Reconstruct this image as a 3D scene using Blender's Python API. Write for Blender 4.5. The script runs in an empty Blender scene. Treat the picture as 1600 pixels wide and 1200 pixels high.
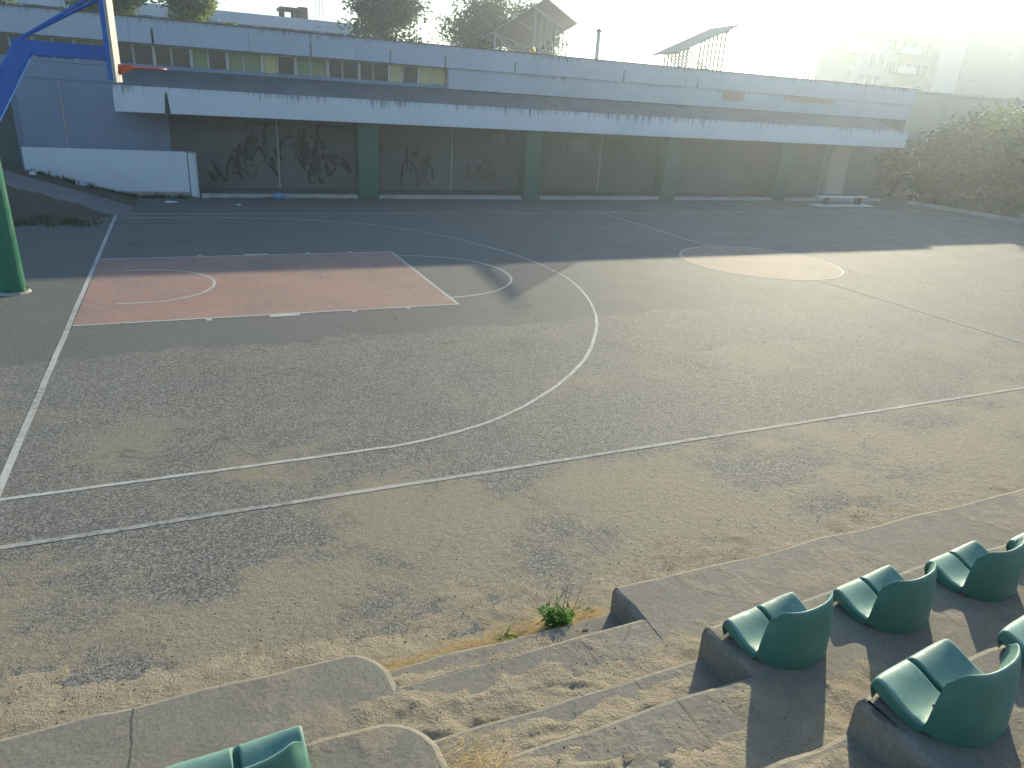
import bpy, bmesh, math, random
from math import sin, cos, pi, radians, sqrt
from mathutils import Vector, Matrix, noise as mnoise
from mathutils.geometry import tessellate_polygon

random.seed(7)
S = bpy.context.scene
C = S.collection

# ------------------------------------------------------------------ camera
CAM = Vector((1.6438, -13.3880, 3.2574))
YAW, PITCH, ROLL = 0.435422, -0.374482, 0.062782
fw = Vector((sin(YAW) * cos(PITCH), cos(YAW) * cos(PITCH), sin(PITCH)))
rt = Vector((cos(YAW), -sin(YAW), 0))
up = rt.cross(fw)
r2 = rt * cos(ROLL) + up * sin(ROLL)
u2 = r2.cross(fw)
cd = bpy.data.cameras.new('camera')
cam = bpy.data.objects.new('camera', cd)
C.objects.link(cam)
cam.matrix_world = Matrix(((r2.x, u2.x, -fw.x, CAM.x), (r2.y, u2.y, -fw.y, CAM.y), (r2.z, u2.z, -fw.z, CAM.z), (0, 0, 0, 1)))
cd.sensor_width = 36
cd.lens = 36 * 1116.77 / 1600
cd.clip_start = 0.05
cd.clip_end = 3000
S.camera = cam

# ------------------------------------------------------------------ sky and sun
SUN_EL, SUN_AZ = radians(16.4), radians(46.4)          # azimuth from +y towards +x
sdir = Vector((sin(SUN_AZ) * cos(SUN_EL), cos(SUN_AZ) * cos(SUN_EL), sin(SUN_EL)))
W = bpy.data.worlds.new('World')
S.world = W
W.use_nodes = True
wn = W.node_tree
sky = wn.nodes.new('ShaderNodeTexSky')
sky.sky_type = 'NISHITA'
sky.sun_disc = False
sky.sun_elevation = SUN_EL
sky.sun_rotation = SUN_AZ
sky.altitude = 50
sky.air_density = 1.2
sky.dust_density = 0.5
sky.ozone_density = 3.2
bg = wn.nodes['Background']
bg.inputs['Strength'].default_value = 0.14
wn.links.new(sky.outputs[0], bg.inputs['Color'])
ld = bpy.data.lights.new('sun', 'SUN')
ld.energy = 5.0
ld.angle = radians(0.6)
ld.color = (1.0, 0.885, 0.635)
lo = bpy.data.objects.new('sun', ld)
C.objects.link(lo)
lo.rotation_euler = sdir.to_track_quat('Z', 'Y').to_euler()
lo.location = (20, 20, 40)
vs = S.view_settings
vs.view_transform = 'Standard'
vs.look = 'None'
vs.gamma = 1
vs.use_curve_mapping = False
vs.exposure = 0.72
S.cycles.use_denoising = True
S.cycles.max_bounces = 4
S.cycles.diffuse_bounces = 2
S.cycles.glossy_bounces = 2
S.cycles.volume_bounces = 0
S.cycles.use_adaptive_sampling = True
S.cycles.adaptive_threshold = 0.02
S.cycles.use_light_tree = False

# ------------------------------------------------------------------ helpers
def tag(o, label=None, cat=None, group=None, kind=None):
    if label: o['label'] = label
    if cat: o['category'] = cat
    if group: o['group'] = group
    if kind: o['kind'] = kind
    return o

def empty(name, loc=(0, 0, 0), rz=0, **k):
    o = bpy.data.objects.new(name, None)
    C.objects.link(o)
    o.location = loc
    o.rotation_euler = (0, 0, rz)
    o.empty_display_size = 0.2
    return tag(o, **k)

class MB:
    def __init__(s): s.v = []; s.f = []
    def add(s, vs, fs):
        n = len(s.v); s.v += [tuple(a) for a in vs]; s.f += [tuple(i + n for i in f) for f in fs]; return s
    def box(s, a, b):
        x0, y0, z0 = a; x1, y1, z1 = b
        return s.add([(x0,y0,z0),(x1,y0,z0),(x1,y1,z0),(x0,y1,z0),(x0,y0,z1),(x1,y0,z1),(x1,y1,z1),(x0,y1,z1)],
                     [(0,3,2,1),(4,5,6,7),(0,1,5,4),(1,2,6,5),(2,3,7,6),(3,0,4,7)])
    def obox(s, p, q, w, h, upv=(0, 0, 1)):
        p, q, upv = Vector(p), Vector(q), Vector(upv)
        d = (q - p).normalized()
        a = d.cross(upv)
        if a.length < 1e-4: a = d.cross(Vector((1, 0, 0)))
        a.normalize(); b = a.cross(d)
        c = []
        for e in (p, q):
            for i, j in ((-1,-1),(1,-1),(1,1),(-1,1)): c.append(e + a*(i*w/2) + b*(j*h/2))
        return s.add(c, [(0,1,2,3),(7,6,5,4),(0,4,5,1),(1,5,6,2),(2,6,7,3),(3,7,4,0)])
    def tube(s, pts, rads, n=10, cap=True):
        pts = [Vector(a) for a in pts]
        if not isinstance(rads, (list, tuple)): rads = [rads]*len(pts)
        base = len(s.v); pa = None
        for i, q in enumerate(pts):
            d = (pts[min(i+1, len(pts)-1)] - pts[max(i-1, 0)]).normalized()
            a = pa if pa is not None else d.cross(Vector((0.3, 0.2, 0.93)))
            if pa is None and a.length < 1e-3: a = d.cross(Vector((1, 0, 0)))
            a = (a - d*a.dot(d)).normalized(); pa = a; b = d.cross(a)
            for k in range(n):
                t = 2*pi*k/n
                s.v.append(tuple(q + (a*cos(t) + b*sin(t))*rads[i]))
        for i in range(len(pts)-1):
            for k in range(n):
                s.f.append((base+i*n+k, base+i*n+(k+1)%n, base+(i+1)*n+(k+1)%n, base+(i+1)*n+k))
        if cap:
            s.f.append(tuple(base+k for k in range(n))[::-1]); s.f.append(tuple(base+(len(pts)-1)*n+k for k in range(n)))
        return s
    def prism(s, poly, y0, y1, axis='x'):       # profile extruded along an axis
        n = len(poly); vv = []
        for t in (y0, y1):
            for a, b in poly: vv.append((t, a, b) if axis == 'x' else ((a, t, b) if axis == 'y' else (a, b, t)))
        fs = [(i, (i+1)%n, n+(i+1)%n, n+i) for i in range(n)]
        return s.add(vv, fs + [tuple(range(n))[::-1], tuple(range(n, 2*n))])
    def mesh(s, name, smooth=False):
        m = bpy.data.meshes.new(name)
        m.from_pydata(s.v, [], s.f)
        bm = bmesh.new(); bm.from_mesh(m); bmesh.ops.recalc_face_normals(bm, faces=bm.faces); bm.to_mesh(m); bm.free()
        if smooth: m.polygons.foreach_set('use_smooth', [True]*len(m.polygons))
        m.update(); return m
    def build(s, name, mat, parent=None, smooth=False, bevel=0, **k):
        o = bpy.data.objects.new(name, s.mesh(name, smooth))
        C.objects.link(o)
        o.data.materials.append(mat)
        if parent is not None:
            o.parent = parent
            o.matrix_parent_inverse = Matrix.Translation(-Vector(parent.location)) if parent.rotation_euler.z == 0 else Matrix.Identity(4)
        if bevel:
            b = o.modifiers.new('b', 'BEVEL'); b.width = bevel; b.segments = 2; b.limit_method = 'ANGLE'
        return tag(o, **k)

def sstep(a, b, x):
    t = max(0.0, min(1.0, (x-a)/(b-a))); return t*t*(3-2*t)

def copy_tree(o, parent=None):
    c = o.copy(); C.objects.link(c)
    if parent is not None: c.parent = parent
    for ch in list(o.children): copy_tree(ch, c)
    return c

# ------------------------------------------------------------------ materials
class NT:
    def __init__(s, name):
        s.m = bpy.data.materials.new(name); s.m.use_nodes = True
        s.t = s.m.node_tree; s.p = s.t.nodes['Principled BSDF']; s.out = s.t.nodes['Material Output']
        s.pos = s.t.nodes.new('ShaderNodeNewGeometry').outputs['Position']
    def n(s, typ, **k):
        x = s.t.nodes.new(typ)
        for a, b in k.items(): setattr(x, a, b)
        return x
    def link(s, a, b): s.t.links.new(a, b)
    def set(s, sock, v):
        if hasattr(v, 'is_output'): s.link(v, sock)
        elif isinstance(v, (tuple, list)) and len(v) == 3 and sock.type == 'RGBA': sock.default_value = (*v, 1)
        else: sock.default_value = v
    def math(s, op, a, b=0.0, c=None, clamp=False):
        x = s.n('ShaderNodeMath', operation=op, use_clamp=clamp)
        s.set(x.inputs[0], a); s.set(x.inputs[1], b)
        if c is not None: s.set(x.inputs[2], c)
        return x.outputs[0]
    def mix(s, f, a, b):
        x = s.n('ShaderNodeMix', data_type='RGBA')
        s.set(x.inputs[0], f); s.set(x.inputs[6], a); s.set(x.inputs[7], b)
        return x.outputs[2]
    def mapr(s, v, a, b, c=0.0, d=1.0, smooth=True):
        x = s.n('ShaderNodeMapRange', interpolation_type='SMOOTHSTEP' if smooth else 'LINEAR')
        s.set(x.inputs[0], v)
        for i, q in enumerate((a, b, c, d)): s.set(x.inputs[1+i], q)
        return x.outputs[0]
    def scaled(s, sc, vec=None):
        x = s.n('ShaderNodeMapping'); s.link(vec or s.pos, x.inputs[0]); x.inputs['Scale'].default_value = sc if isinstance(sc, tuple) else (sc,)*3
        return x.outputs[0]
    def noise(s, scale, detail=4, rough=0.55, vec=None, off=None):
        x = s.n('ShaderNodeTexNoise'); v = vec or s.pos
        if off:
            a = s.n('ShaderNodeVectorMath', operation='ADD'); s.link(v, a.inputs[0]); a.inputs[1].default_value = off; v = a.outputs[0]
        s.link(v, x.inputs['Vector']); x.inputs['Scale'].default_value = scale
        x.inputs['Detail'].default_value = detail; x.inputs['Roughness'].default_value = rough
        return x.outputs['Fac']
    def vor(s, scale, vec=None, feature='F1', out='Distance'):
        x = s.n('ShaderNodeTexVoronoi', feature=feature); s.link(vec or s.pos, x.inputs['Vector']); x.inputs['Scale'].default_value = scale
        return x.outputs[out]
    def xyz(s, vec=None):
        x = s.n('ShaderNodeSeparateXYZ'); s.link(vec or s.pos, x.inputs[0]); return x.outputs
    def ramp(s, f, stops):
        x = s.n('ShaderNodeValToRGB'); s.set(x.inputs[0], f)
        e = x.color_ramp.elements
        while len(e) < len(stops): e.new(0.5)
        for q, (a, b) in zip(e, stops): q.position = a; q.color = (*b, 1)
        return x.outputs[0]
    def bump(s, h, dist=0.01, strength=1.0, prev=None):
        x = s.n('ShaderNodeBump'); s.set(x.inputs['Height'], h); x.inputs['Distance'].default_value = dist; x.inputs['Strength'].default_value = strength
        if prev is not None: s.link(prev, x.inputs['Normal'])
        return x.outputs[0]
    def done(s, col, rough=0.8, normal=None, spec=0.5, metal=0.0):
        s.set(s.p.inputs['Base Color'], col); s.set(s.p.inputs['Roughness'], rough)
        s.p.inputs['Specular IOR Level'].default_value = spec; s.p.inputs['Metallic'].default_value = metal
        if normal is not None: s.link(normal, s.p.inputs['Normal'])
        return s.m

def asphalt_nodes(n):
    """asphalt of the court: colour, relief and the mask of blown sand"""
    X, Y, Z = n.xyz()
    big = n.noise(1.0, 5, 0.62, vec=n.scaled((0.42, 0.62, 1.0))); mid = n.noise(1.3, 5, 0.6, off=(3, 9, 1)); fine = n.noise(95, 3, 0.75); peb = n.vor(75, out='Color')
    pebv = n.xyz(peb)[0]
    # newer, smoother strip beside the painted lane
    edge = n.math('ADD', Y, n.math('MULTIPLY', n.math('SUBTRACT', n.noise(0.9, 4, 0.6, off=(7, 2, 0)), 0.5), 0.9))
    edge = n.math('SUBTRACT', edge, n.math('MULTIPLY', X, 0.03))
    newer = n.math('MULTIPLY', n.mapr(edge, -3.72, -3.60), n.mapr(X, 15.0, 7.0))
    base = n.ramp(mid, [(0.3, (0.168, 0.165, 0.142)), (0.7, (0.245, 0.236, 0.194))])
    stone = n.ramp(n.math('ADD', n.math('MULTIPLY', fine, 0.55), n.math('MULTIPLY', pebv, 0.45)), [(0.28, (0.050, 0.050, 0.048)), (0.5, (0.150, 0.147, 0.133)), (0.72, (0.40, 0.39, 0.345))])
    col = n.mix(n.mapr(Y, 1.0, -5.0, 0.22, 0.66), base, stone)
    col = n.mix(n.math('MULTIPLY', newer, 0.66), col, (0.128, 0.132, 0.126))
    # blown sand, more of it towards the terraces, in broken patches
    nearb = n.mapr(Y, -6.4, -9.6, -0.035, 0.070)
    fld = n.math('ADD', n.math('ADD', n.math('MULTIPLY', big, 0.72), n.math('MULTIPLY', mid, 0.28)), nearb)
    fld = n.math('ADD', fld, n.math('MULTIPLY', n.math('SUBTRACT', fine, 0.5), 0.22))
    fld = n.math('ADD', fld, n.math('MULTIPLY', n.math('SUBTRACT', n.noise(6, 4, 0.7), 0.5), 0.16))
    sand = n.mapr(fld, 0.485, 0.575)
    sand = n.math('MULTIPLY', sand, n.math('SUBTRACT', 1.0, n.math('MULTIPLY', newer, 0.85)))
    scol = n.ramp(n.noise(34, 4, 0.75), [(0.3, (0.255, 0.218, 0.150)), (0.7, (0.385, 0.330, 0.230))])
    thick = n.mapr(Y, -4.0, -8.8, 0.14, 0.90)
    sm = n.math('MULTIPLY', sand, thick)
    col = n.mix(sm, col, scol)
    # dark oily marks and damp patches
    dark = n.mapr(n.noise(0.8, 6, 0.65, off=(20, 4, 0)), 0.58, 0.72, 0.0, 0.30)
    col = n.mix(n.math('MULTIPLY', dark, n.math('SUBTRACT', 1.0, n.math('MULTIPLY', sm, 0.8))), col, (0.075, 0.075, 0.074))
    cv = n.n('ShaderNodeVectorMath', operation='ADD'); n.link(n.pos, cv.inputs[0]); nz_ = n.n('ShaderNodeTexNoise'); n.link(n.pos, nz_.inputs['Vector']); nz_.inputs['Scale'].default_value = 0.9; nz_.inputs['Detail'].default_value = 4
    n.link(nz_.outputs['Color'], cv.inputs[1])
    crack = n.mapr(n.vor(0.33, cv.outputs[0], 'DISTANCE_TO_EDGE'), 0.0, 0.004, 0.55, 0.0)
    crack = n.math('MULTIPLY', crack, n.mapr(big, 0.42, 0.56))
    col = n.mix(n.math('MULTIPLY', crack, n.math('SUBTRACT', 1.0, n.math('MULTIPLY', sm, 0.7))), col, (0.045, 0.044, 0.042))
    h = n.math('ADD', n.math('ADD', fine, n.math('MULTIPLY', pebv, 0.5)), n.math('MULTIPLY', n.noise(14, 3, 0.65), n.mapr(Y, -6.0, -9.5, 0.0, 1.8)))
    return col, h, sm

def m_asphalt():
    n = NT('asphalt'); c, h, s = asphalt_nodes(n)
    return n.done(c, 0.78, n.bump(h, 0.010, 0.9), 0.28)

def m_paint(name, colour, wear=0.5, thin=0.0):
    n = NT(name); c, h, s = asphalt_nodes(n)
    w = n.noise(9, 6, 0.75, off=(1, 5, 2)); w2 = n.noise(0.9, 3, 0.5, off=(11, 1, 2))
    k = n.math('ADD', n.math('MULTIPLY', w, 0.6), n.math('MULTIPLY', w2, 0.4))
    k = n.mapr(k, wear - 0.15, wear + 0.15, 0.30 + thin, 0.95)
    k = n.math('MAXIMUM', k, n.math('MULTIPLY', s, 0.5))
    pc = n.mix(n.noise(2.2, 5, 0.65), colour, tuple(a*0.72 for a in colour))
    return n.done(n.mix(k, pc, c), 0.78, n.bump(h, 0.008, 0.8), 0.28)

def m_concrete(name, a=(0.26, 0.235, 0.19), b=(0.37, 0.34, 0.275), sandy=0.0, bump=0.006):
    n = NT(name)
    big = n.noise(1.6, 6, 0.65); f = n.noise(45, 4, 0.7); p = n.noise(6, 5, 0.6, off=(4, 4, 4))
    c = n.ramp(big, [(0.3, a), (0.7, b)])
    c = n.mix(n.mapr(f, 0.35, 0.7, 0.0, 0.45), c, tuple(q*0.62 for q in a))
    c = n.mix(n.mapr(p, 0.6, 0.75, 0, 0.35), c, (0.12, 0.115, 0.105))
    h = n.math('ADD', n.math('MULTIPLY', f, 0.5), p)
    if sandy:
        X_ = n.xyz()[0]
        cv = n.n('ShaderNodeVectorMath', operation='ADD'); n.link(n.pos, cv.inputs[0]); nz_ = n.n('ShaderNodeTexNoise'); n.link(n.pos, nz_.inputs['Vector']); nz_.inputs['Scale'].default_value = 3.0; nz_.inputs['Detail'].default_value = 3
        sc_ = n.n('ShaderNodeVectorMath', operation='SCALE'); n.link(nz_.outputs['Color'], sc_.inputs[0]); sc_.inputs['Scale'].default_value = 0.22
        n.link(sc_.outputs[0], cv.inputs[1])
        jn = n.math('ABSOLUTE', n.math('SUBTRACT', n.math('FRACT', n.math('DIVIDE', n.math('ADD', X_, n.math('MULTIPLY', p, 0.03)), 2.35)), 0.5))
        c = n.mix(n.mapr(jn, 0.0015, 0.0030, 0.7, 0.0), c, (0.055, 0.05, 0.045))
        ck = n.math('MULTIPLY', n.mapr(n.vor(0.8, cv.outputs[0], 'DISTANCE_TO_EDGE'), 0.0, 0.006, 0.7, 0.0), n.mapr(big, 0.50, 0.62))
        c = n.mix(ck, c, (0.06, 0.055, 0.05))
        X, Y, Z = n.xyz(); nz = n.n('ShaderNodeNewGeometry').outputs['Normal']; nz = n.xyz(nz)[2]
        sm = n.math('MULTIPLY', n.mapr(n.math('ADD', n.math('MULTIPLY', n.noise(1.1, 5, 0.6, off=(8, 3, 1)), 0.7), n.math('MULTIPLY', p, 0.3)), 0.56 - sandy*0.2, 0.66 - sandy*0.2), n.mapr(nz, 0.6, 0.95))
        sc = n.ramp(n.noise(26, 5, 0.7), [(0.3, (0.27, 0.215, 0.145)), (0.7, (0.40, 0.33, 0.23))])
        c = n.mix(n.math('MULTIPLY', sm, 0.55 + sandy*0.35), c, sc)
        h = n.math('ADD', h, n.math('MULTIPLY', n.math('MULTIPLY', sm, n.noise(30, 5, 0.7)), 0.3 + sandy*1.6))
    return n.done(c, 0.85, n.bump(h, bump, 1.0), 0.3)

def m_sand():
    n = NT('sand')
    f = n.noise(60, 4, 0.75); m = n.noise(7, 5, 0.65)
    c = n.ramp(n.math('ADD', n.math('MULTIPLY', f, 0.5), n.math('MULTIPLY', m, 0.5)), [(0.32, (0.27, 0.225, 0.155)), (0.68, (0.43, 0.368, 0.262))])
    c = n.mix(n.mapr(n.vor(70), 0.0, 0.16, 0.5, 0.0), c, (0.10, 0.09, 0.075))
    return n.done(c, 0.92, n.bump(n.math('ADD', f, n.math('MULTIPLY', n.noise(20, 5, 0.7), 1.6)), 0.012, 1.0), 0.2)

def m_plaster(name, col, stain=0.3, drip=None, patch=0.0, rough=0.75):
    n = NT(name); X, Y, Z = n.xyz()
    c = n.mix(n.mapr(n.noise(0.7, 6, 0.65), 0.35, 0.75, 0, stain), col, tuple(q*0.62 for q in col))
    c = n.mix(n.mapr(n.noise(9, 5, 0.7), 0.5, 0.8, 0, stain*0.6), c, tuple(q*0.5 for q in col))
    if patch:
        c = n.mix(n.mapr(n.noise(1.9, 3, 0.5, off=(5, 5, 9)), 0.6, 0.64, 0, patch), c, (0.16, 0.14, 0.11))
    if drip:                                                 # run-off stains hanging from a top edge at height z
        zt, ln = drip
        st = n.noise(1.0, 5, 0.75, vec=n.scaled((9.0, 9.0, 0.35))); big = n.noise(0.5, 2, 0.5, off=(2, 2, 2))
        reach = n.math('MULTIPLY', n.mapr(n.math('ADD', n.math('MULTIPLY', st, 0.75), n.math('MULTIPLY', big, 0.25)), 0.46, 0.72), ln)
        d = n.math('SUBTRACT', zt, Z)
        k = n.math('MULTIPLY', n.mapr(n.math('SUBTRACT', reach, d), -0.10, 0.22), 0.72)
        c = n.mix(k, c, (0.085, 0.085, 0.075))
    return n.done(c, rough, n.bump(n.noise(40, 4, 0.6), 0.003, 0.7), 0.35)

def m_simple(name, col, rough=0.6, metal=0.0, var=0.25, spec=0.5, scale=8):
    n = NT(name)
    return n.done(n.mix(n.mapr(n.noise(scale, 5, 0.65), 0.35, 0.75, 0, var), col, tuple(q*0.55 for q in col)), rough, n.bump(n.noise(scale*6, 3), 0.001, 0.4), spec, metal)

def m_chipped(name, col, rough=0.35):
    n = NT(name)
    c = n.mix(n.mapr(n.noise(2.5, 5, 0.65), 0.35, 0.75, 0, 0.3), col, tuple(q*0.6 for q in col))
    c = n.mix(n.mapr(n.noise(16, 5, 0.7), 0.66, 0.69, 0, 0.85), c, (0.11, 0.06, 0.035))
    c = n.mix(n.mapr(n.noise(1.0, 4, 0.7, vec=n.scaled((14.0, 14.0, 1.2))), 0.58, 0.75, 0, 0.35), c, (0.10, 0.085, 0.06))
    return n.done(c, n.mapr(n.noise(9, 4), 0.3, 0.7, rough, rough+0.2), n.bump(n.noise(16, 5, 0.7), 0.001, 0.6))

def m_leaf(name, a, b, trans=0.45):
    n = NT(name)
    oi = n.n('ShaderNodeNewGeometry').outputs['Random Per Island']
    c = n.mix(oi, a, b)
    n.done(c, 0.55, None, 0.3)
    tr = n.n('ShaderNodeBsdfTranslucent'); n.link(n.mix(0.5, c, tuple(min(1, q*1.6) for q in b)), tr.inputs[0])
    ms = n.n('ShaderNodeMixShader'); ms.inputs[0].default_value = trans
    n.link(n.p.outputs[0], ms.inputs[1]); n.link(tr.outputs[0], ms.inputs[2]); n.link(ms.outputs[0], n.out.inputs[0])
    return n.m

def m_seat():
    n = NT('seat_plastic'); X, Y, Z = n.xyz()
    nz = n.xyz(n.n('ShaderNodeNewGeometry').outputs['Normal'])[2]
    c = n.mix(n.mapr(n.noise(5, 5, 0.6), 0.3, 0.75, 0, 0.6), (0.042, 0.185, 0.140), (0.030, 0.135, 0.105))
    rv = n.n('ShaderNodeObjectInfo').outputs['Random']
    c = n.mix(n.math('MULTIPLY', rv, 0.30), c, (0.075, 0.21, 0.165))
    scr = n.noise(1.0, 3, 0.6, vec=n.scaled((70.0, 9.0, 30.0)))
    c = n.mix(n.mapr(scr, 0.66, 0.74, 0.0, 0.35), c, (0.20, 0.30, 0.25))
    dust_sheen = n.math('MULTIPLY', n.mapr(n.noise(11, 6, 0.7, off=(3, 3, 3)), 0.35, 0.75, 0.34, 0.68), n.mapr(nz, 0.1, 0.9))  # dust on upward faces, brightened to hold the low sun's sheen
    c = n.mix(dust_sheen, c, (0.30, 0.44, 0.36))
    n.p.inputs['Sheen Weight'].default_value = 0.25
    n.p.inputs['Sheen Tint'].default_value = (0.6, 0.9, 0.8, 1)
    return n.done(c, n.mapr(n.noise(14, 4), 0.3, 0.7, 0.50, 0.66), n.bump(n.noise(160, 2), 0.0006, 0.5), 0.5)

def m_glass(name, tint):
    n = NT(name)
    n.done(tint, 0.08, None, 0.8); return n.m

MAT = dict(
    asphalt=m_asphalt(), white_line=m_paint('white_line', (0.80, 0.78, 0.71), 0.58), thin_line=m_paint('thin_line', (0.80, 0.78, 0.71), 0.62),
    dusty_line=m_paint('dusty_line', (0.74, 0.715, 0.64), 0.55, 0.10),
    red_paint=m_paint('red_paint', (0.56, 0.325, 0.245), 0.60, 0.03), orange_paint=m_paint('orange_paint', (0.50, 0.34, 0.245), 0.58, 0.05),
    concrete=m_concrete('terrace_concrete', (0.215, 0.195, 0.155), (0.30, 0.275, 0.22), sandy=0.30), steps=m_concrete('step_concrete', (0.215, 0.195, 0.155), (0.30, 0.275, 0.22), sandy=0.45), sand=m_sand(),
    path=m_concrete('path_concrete', (0.17, 0.165, 0.155), (0.24, 0.235, 0.22)), kerb=m_concrete('kerb_concrete', (0.36, 0.35, 0.32), (0.5, 0.49, 0.46)),
    dirt=m_concrete('dirt', (0.085, 0.075, 0.055), (0.14, 0.12, 0.085), bump=0.03),
    wall=m_plaster('building_wall', (0.25, 0.32, 0.43), 0.35), shadewall=m_plaster('shaded_wall', (0.155, 0.175, 0.165), 0.5, patch=0.25),  # second: wall paint darkened for the shade of canopy and recess
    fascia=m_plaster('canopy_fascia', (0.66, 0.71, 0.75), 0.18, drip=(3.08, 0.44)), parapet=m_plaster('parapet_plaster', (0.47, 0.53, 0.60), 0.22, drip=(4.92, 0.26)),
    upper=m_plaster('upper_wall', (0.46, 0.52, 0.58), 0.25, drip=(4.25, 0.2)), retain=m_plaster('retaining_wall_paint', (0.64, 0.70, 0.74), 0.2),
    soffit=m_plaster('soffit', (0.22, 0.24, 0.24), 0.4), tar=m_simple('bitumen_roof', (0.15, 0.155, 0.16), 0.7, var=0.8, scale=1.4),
    column=m_simple('green_column_paint', (0.018, 0.125, 0.085), 0.55, var=0.4, scale=2), cap=m_simple('roof_edge', (0.22, 0.15, 0.12), 0.8, var=0.6),
    green=m_chipped('green_post_paint', (0.010, 0.165, 0.092)), blue=m_chipped('blue_arm_paint', (0.014, 0.125, 0.50), 0.4),
    board=m_simple('backboard_face', (0.42, 0.41, 0.38), 0.6, var=0.5, scale=5), rim=m_simple('rim_paint', (0.55, 0.085, 0.03), 0.45, var=0.5),
    seat=m_seat(), steel=m_simple('galvanised_steel', (0.50, 0.50, 0.49), 0.5, 0.4, var=0.25), bolt=m_simple('rusty_bolt', (0.16, 0.09, 0.05), 0.7, 0.3),
    panelback=m_simple('panel_backsheet', (0.36, 0.34, 0.31), 0.7, var=0.15), panelglass=m_simple('panel_glass', (0.42, 0.38, 0.30), 0.75, var=0.1, spec=0.15),
    frame=m_simple('window_frame_paint', (0.58, 0.56, 0.48), 0.6), glass=m_glass('window_glass', (0.035, 0.042, 0.040)), blind=m_simple('window_daylight', (0.62, 0.54, 0.27), 0.8, var=0.2),
    pane_light_green=m_simple('window_daylight_green', (0.33, 0.36, 0.19), 0.8, var=0.3), brownpane=m_simple('brown_shutter', (0.34, 0.26, 0.20), 0.7),
    bench=m_simple('bench_paint', (0.80, 0.78, 0.72), 0.5, var=0.15), yellow=m_simple('yellow_can', (0.65, 0.42, 0.05), 0.5), box=m_simple('beige_box', (0.50, 0.45, 0.36), 0.7),
    tower1=m_plaster('cream_render', (0.36, 0.325, 0.25), 0.2), tower2=m_plaster('grey_render', (0.25, 0.25, 0.25), 0.12), tower3=m_plaster('white_render', (0.50, 0.50, 0.49), 0.1),
    tower4=m_plaster('pale_render', (0.34, 0.38, 0.37), 0.12), farwhite=m_plaster('far_white', (0.58, 0.63, 0.70), 0.15), farglass=m_glass('far_glass', (0.19, 0.20, 0.20)),
    lowwall=m_plaster('sandy_wall', (0.55, 0.50, 0.40), 0.2), brown=m_simple('brown_tile', (0.23, 0.15, 0.11), 0.8),
    bark=m_simple('bark', (0.10, 0.075, 0.05), 0.9, var=0.6), leafA=m_leaf('leaf_dark', (0.030, 0.060, 0.022), (0.075, 0.120, 0.035)),
    leafB=m_leaf('leaf_bright', (0.070, 0.120, 0.025), (0.190, 0.240, 0.055)), leafC=m_leaf('leaf_olive', (0.045, 0.080, 0.022), (0.100, 0.140, 0.040)),
    weed=m_leaf('weed_leaf', (0.050, 0.135, 0.025), (0.110, 0.240, 0.045)), straw=m_leaf('straw', (0.40, 0.31, 0.17), (0.60, 0.49, 0.29), 0.35),
    twig=m_simple('dry_twig', (0.24, 0.19, 0.115), 0.9), bag=m_simple('blue_bag', (0.12, 0.24, 0.42), 0.4), paper=m_simple('paper', (0.75, 0.74, 0.7), 0.8),
    stone=m_simple('stone', (0.17, 0.155, 0.13), 0.9), graf_dark=m_simple('spray_dark', (0.022, 0.026, 0.028), 0.7), graf_red=m_simple('spray_red', (0.135, 0.085, 0.078), 0.7),
    graf_green=m_simple('spray_green', (0.06, 0.105, 0.075), 0.7), pipe=m_simple('pipe_paint', (0.40, 0.40, 0.37), 0.6),
)

# ------------------------------------------------------------------ ground and court markings
ground = MB().add([(-400, -400, 0), (500, -400, 0), (500, 500, 0), (-400, 500, 0)], [(0, 1, 2, 3)]).build('ground', MAT['asphalt'], kind='structure', label='worn grey asphalt court with blown sand')

def strip(pts, w, z, name, mat, closed=False):
    pts = [Vector((a[0], a[1], 0)) for a in pts]; n = len(pts); vv = []; rnd = random.Random(len(pts))
    for i, q in enumerate(pts):
        a = pts[(i-1) % n] if (closed or i > 0) else q; b = pts[(i+1) % n] if (closed or i < n-1) else q
        d = (b - a).normalized(); nn = Vector((-d.y, d.x, 0))
        j = rnd.uniform(-.004, .004)
        vv += [q + nn*(w/2 + j) + Vector((0, 0, z)), q - nn*(w/2 - j) + Vector((0, 0, z))]
    fs = [(2*i, 2*i+1, 2*((i+1) % n)+1, 2*((i+1) % n)) for i in range(n if closed else n-1)]
    return MB().add(vv, fs).build(name, mat, ground)

def line(a, b, step=0.4):
    L = sqrt((b[0]-a[0])**2 + (b[1]-a[1])**2); k = max(2, int(L/step))
    return [(a[0]+(b[0]-a[0])*i/k, a[1]+(b[1]-a[1])*i/k) for i in range(k+1)]

def smooth_curve(P, k=8):
    out = []
    for i in range(len(P)-1):
        p0, p1, p2, p3 = P[max(i-1, 0)], P[i], P[i+1], P[min(i+2, len(P)-1)]
        for j in range(k):
            t = j/k
            out.append(tuple(0.5*(2*p1[c] + (p2[c]-p0[c])*t + (2*p0[c]-5*p1[c]+4*p2[c]-p3[c])*t*t + (-p0[c]+3*p1[c]-3*p2[c]+p3[c])*t**3) for c in (0, 1)))
    return out + [P[-1]]

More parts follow.
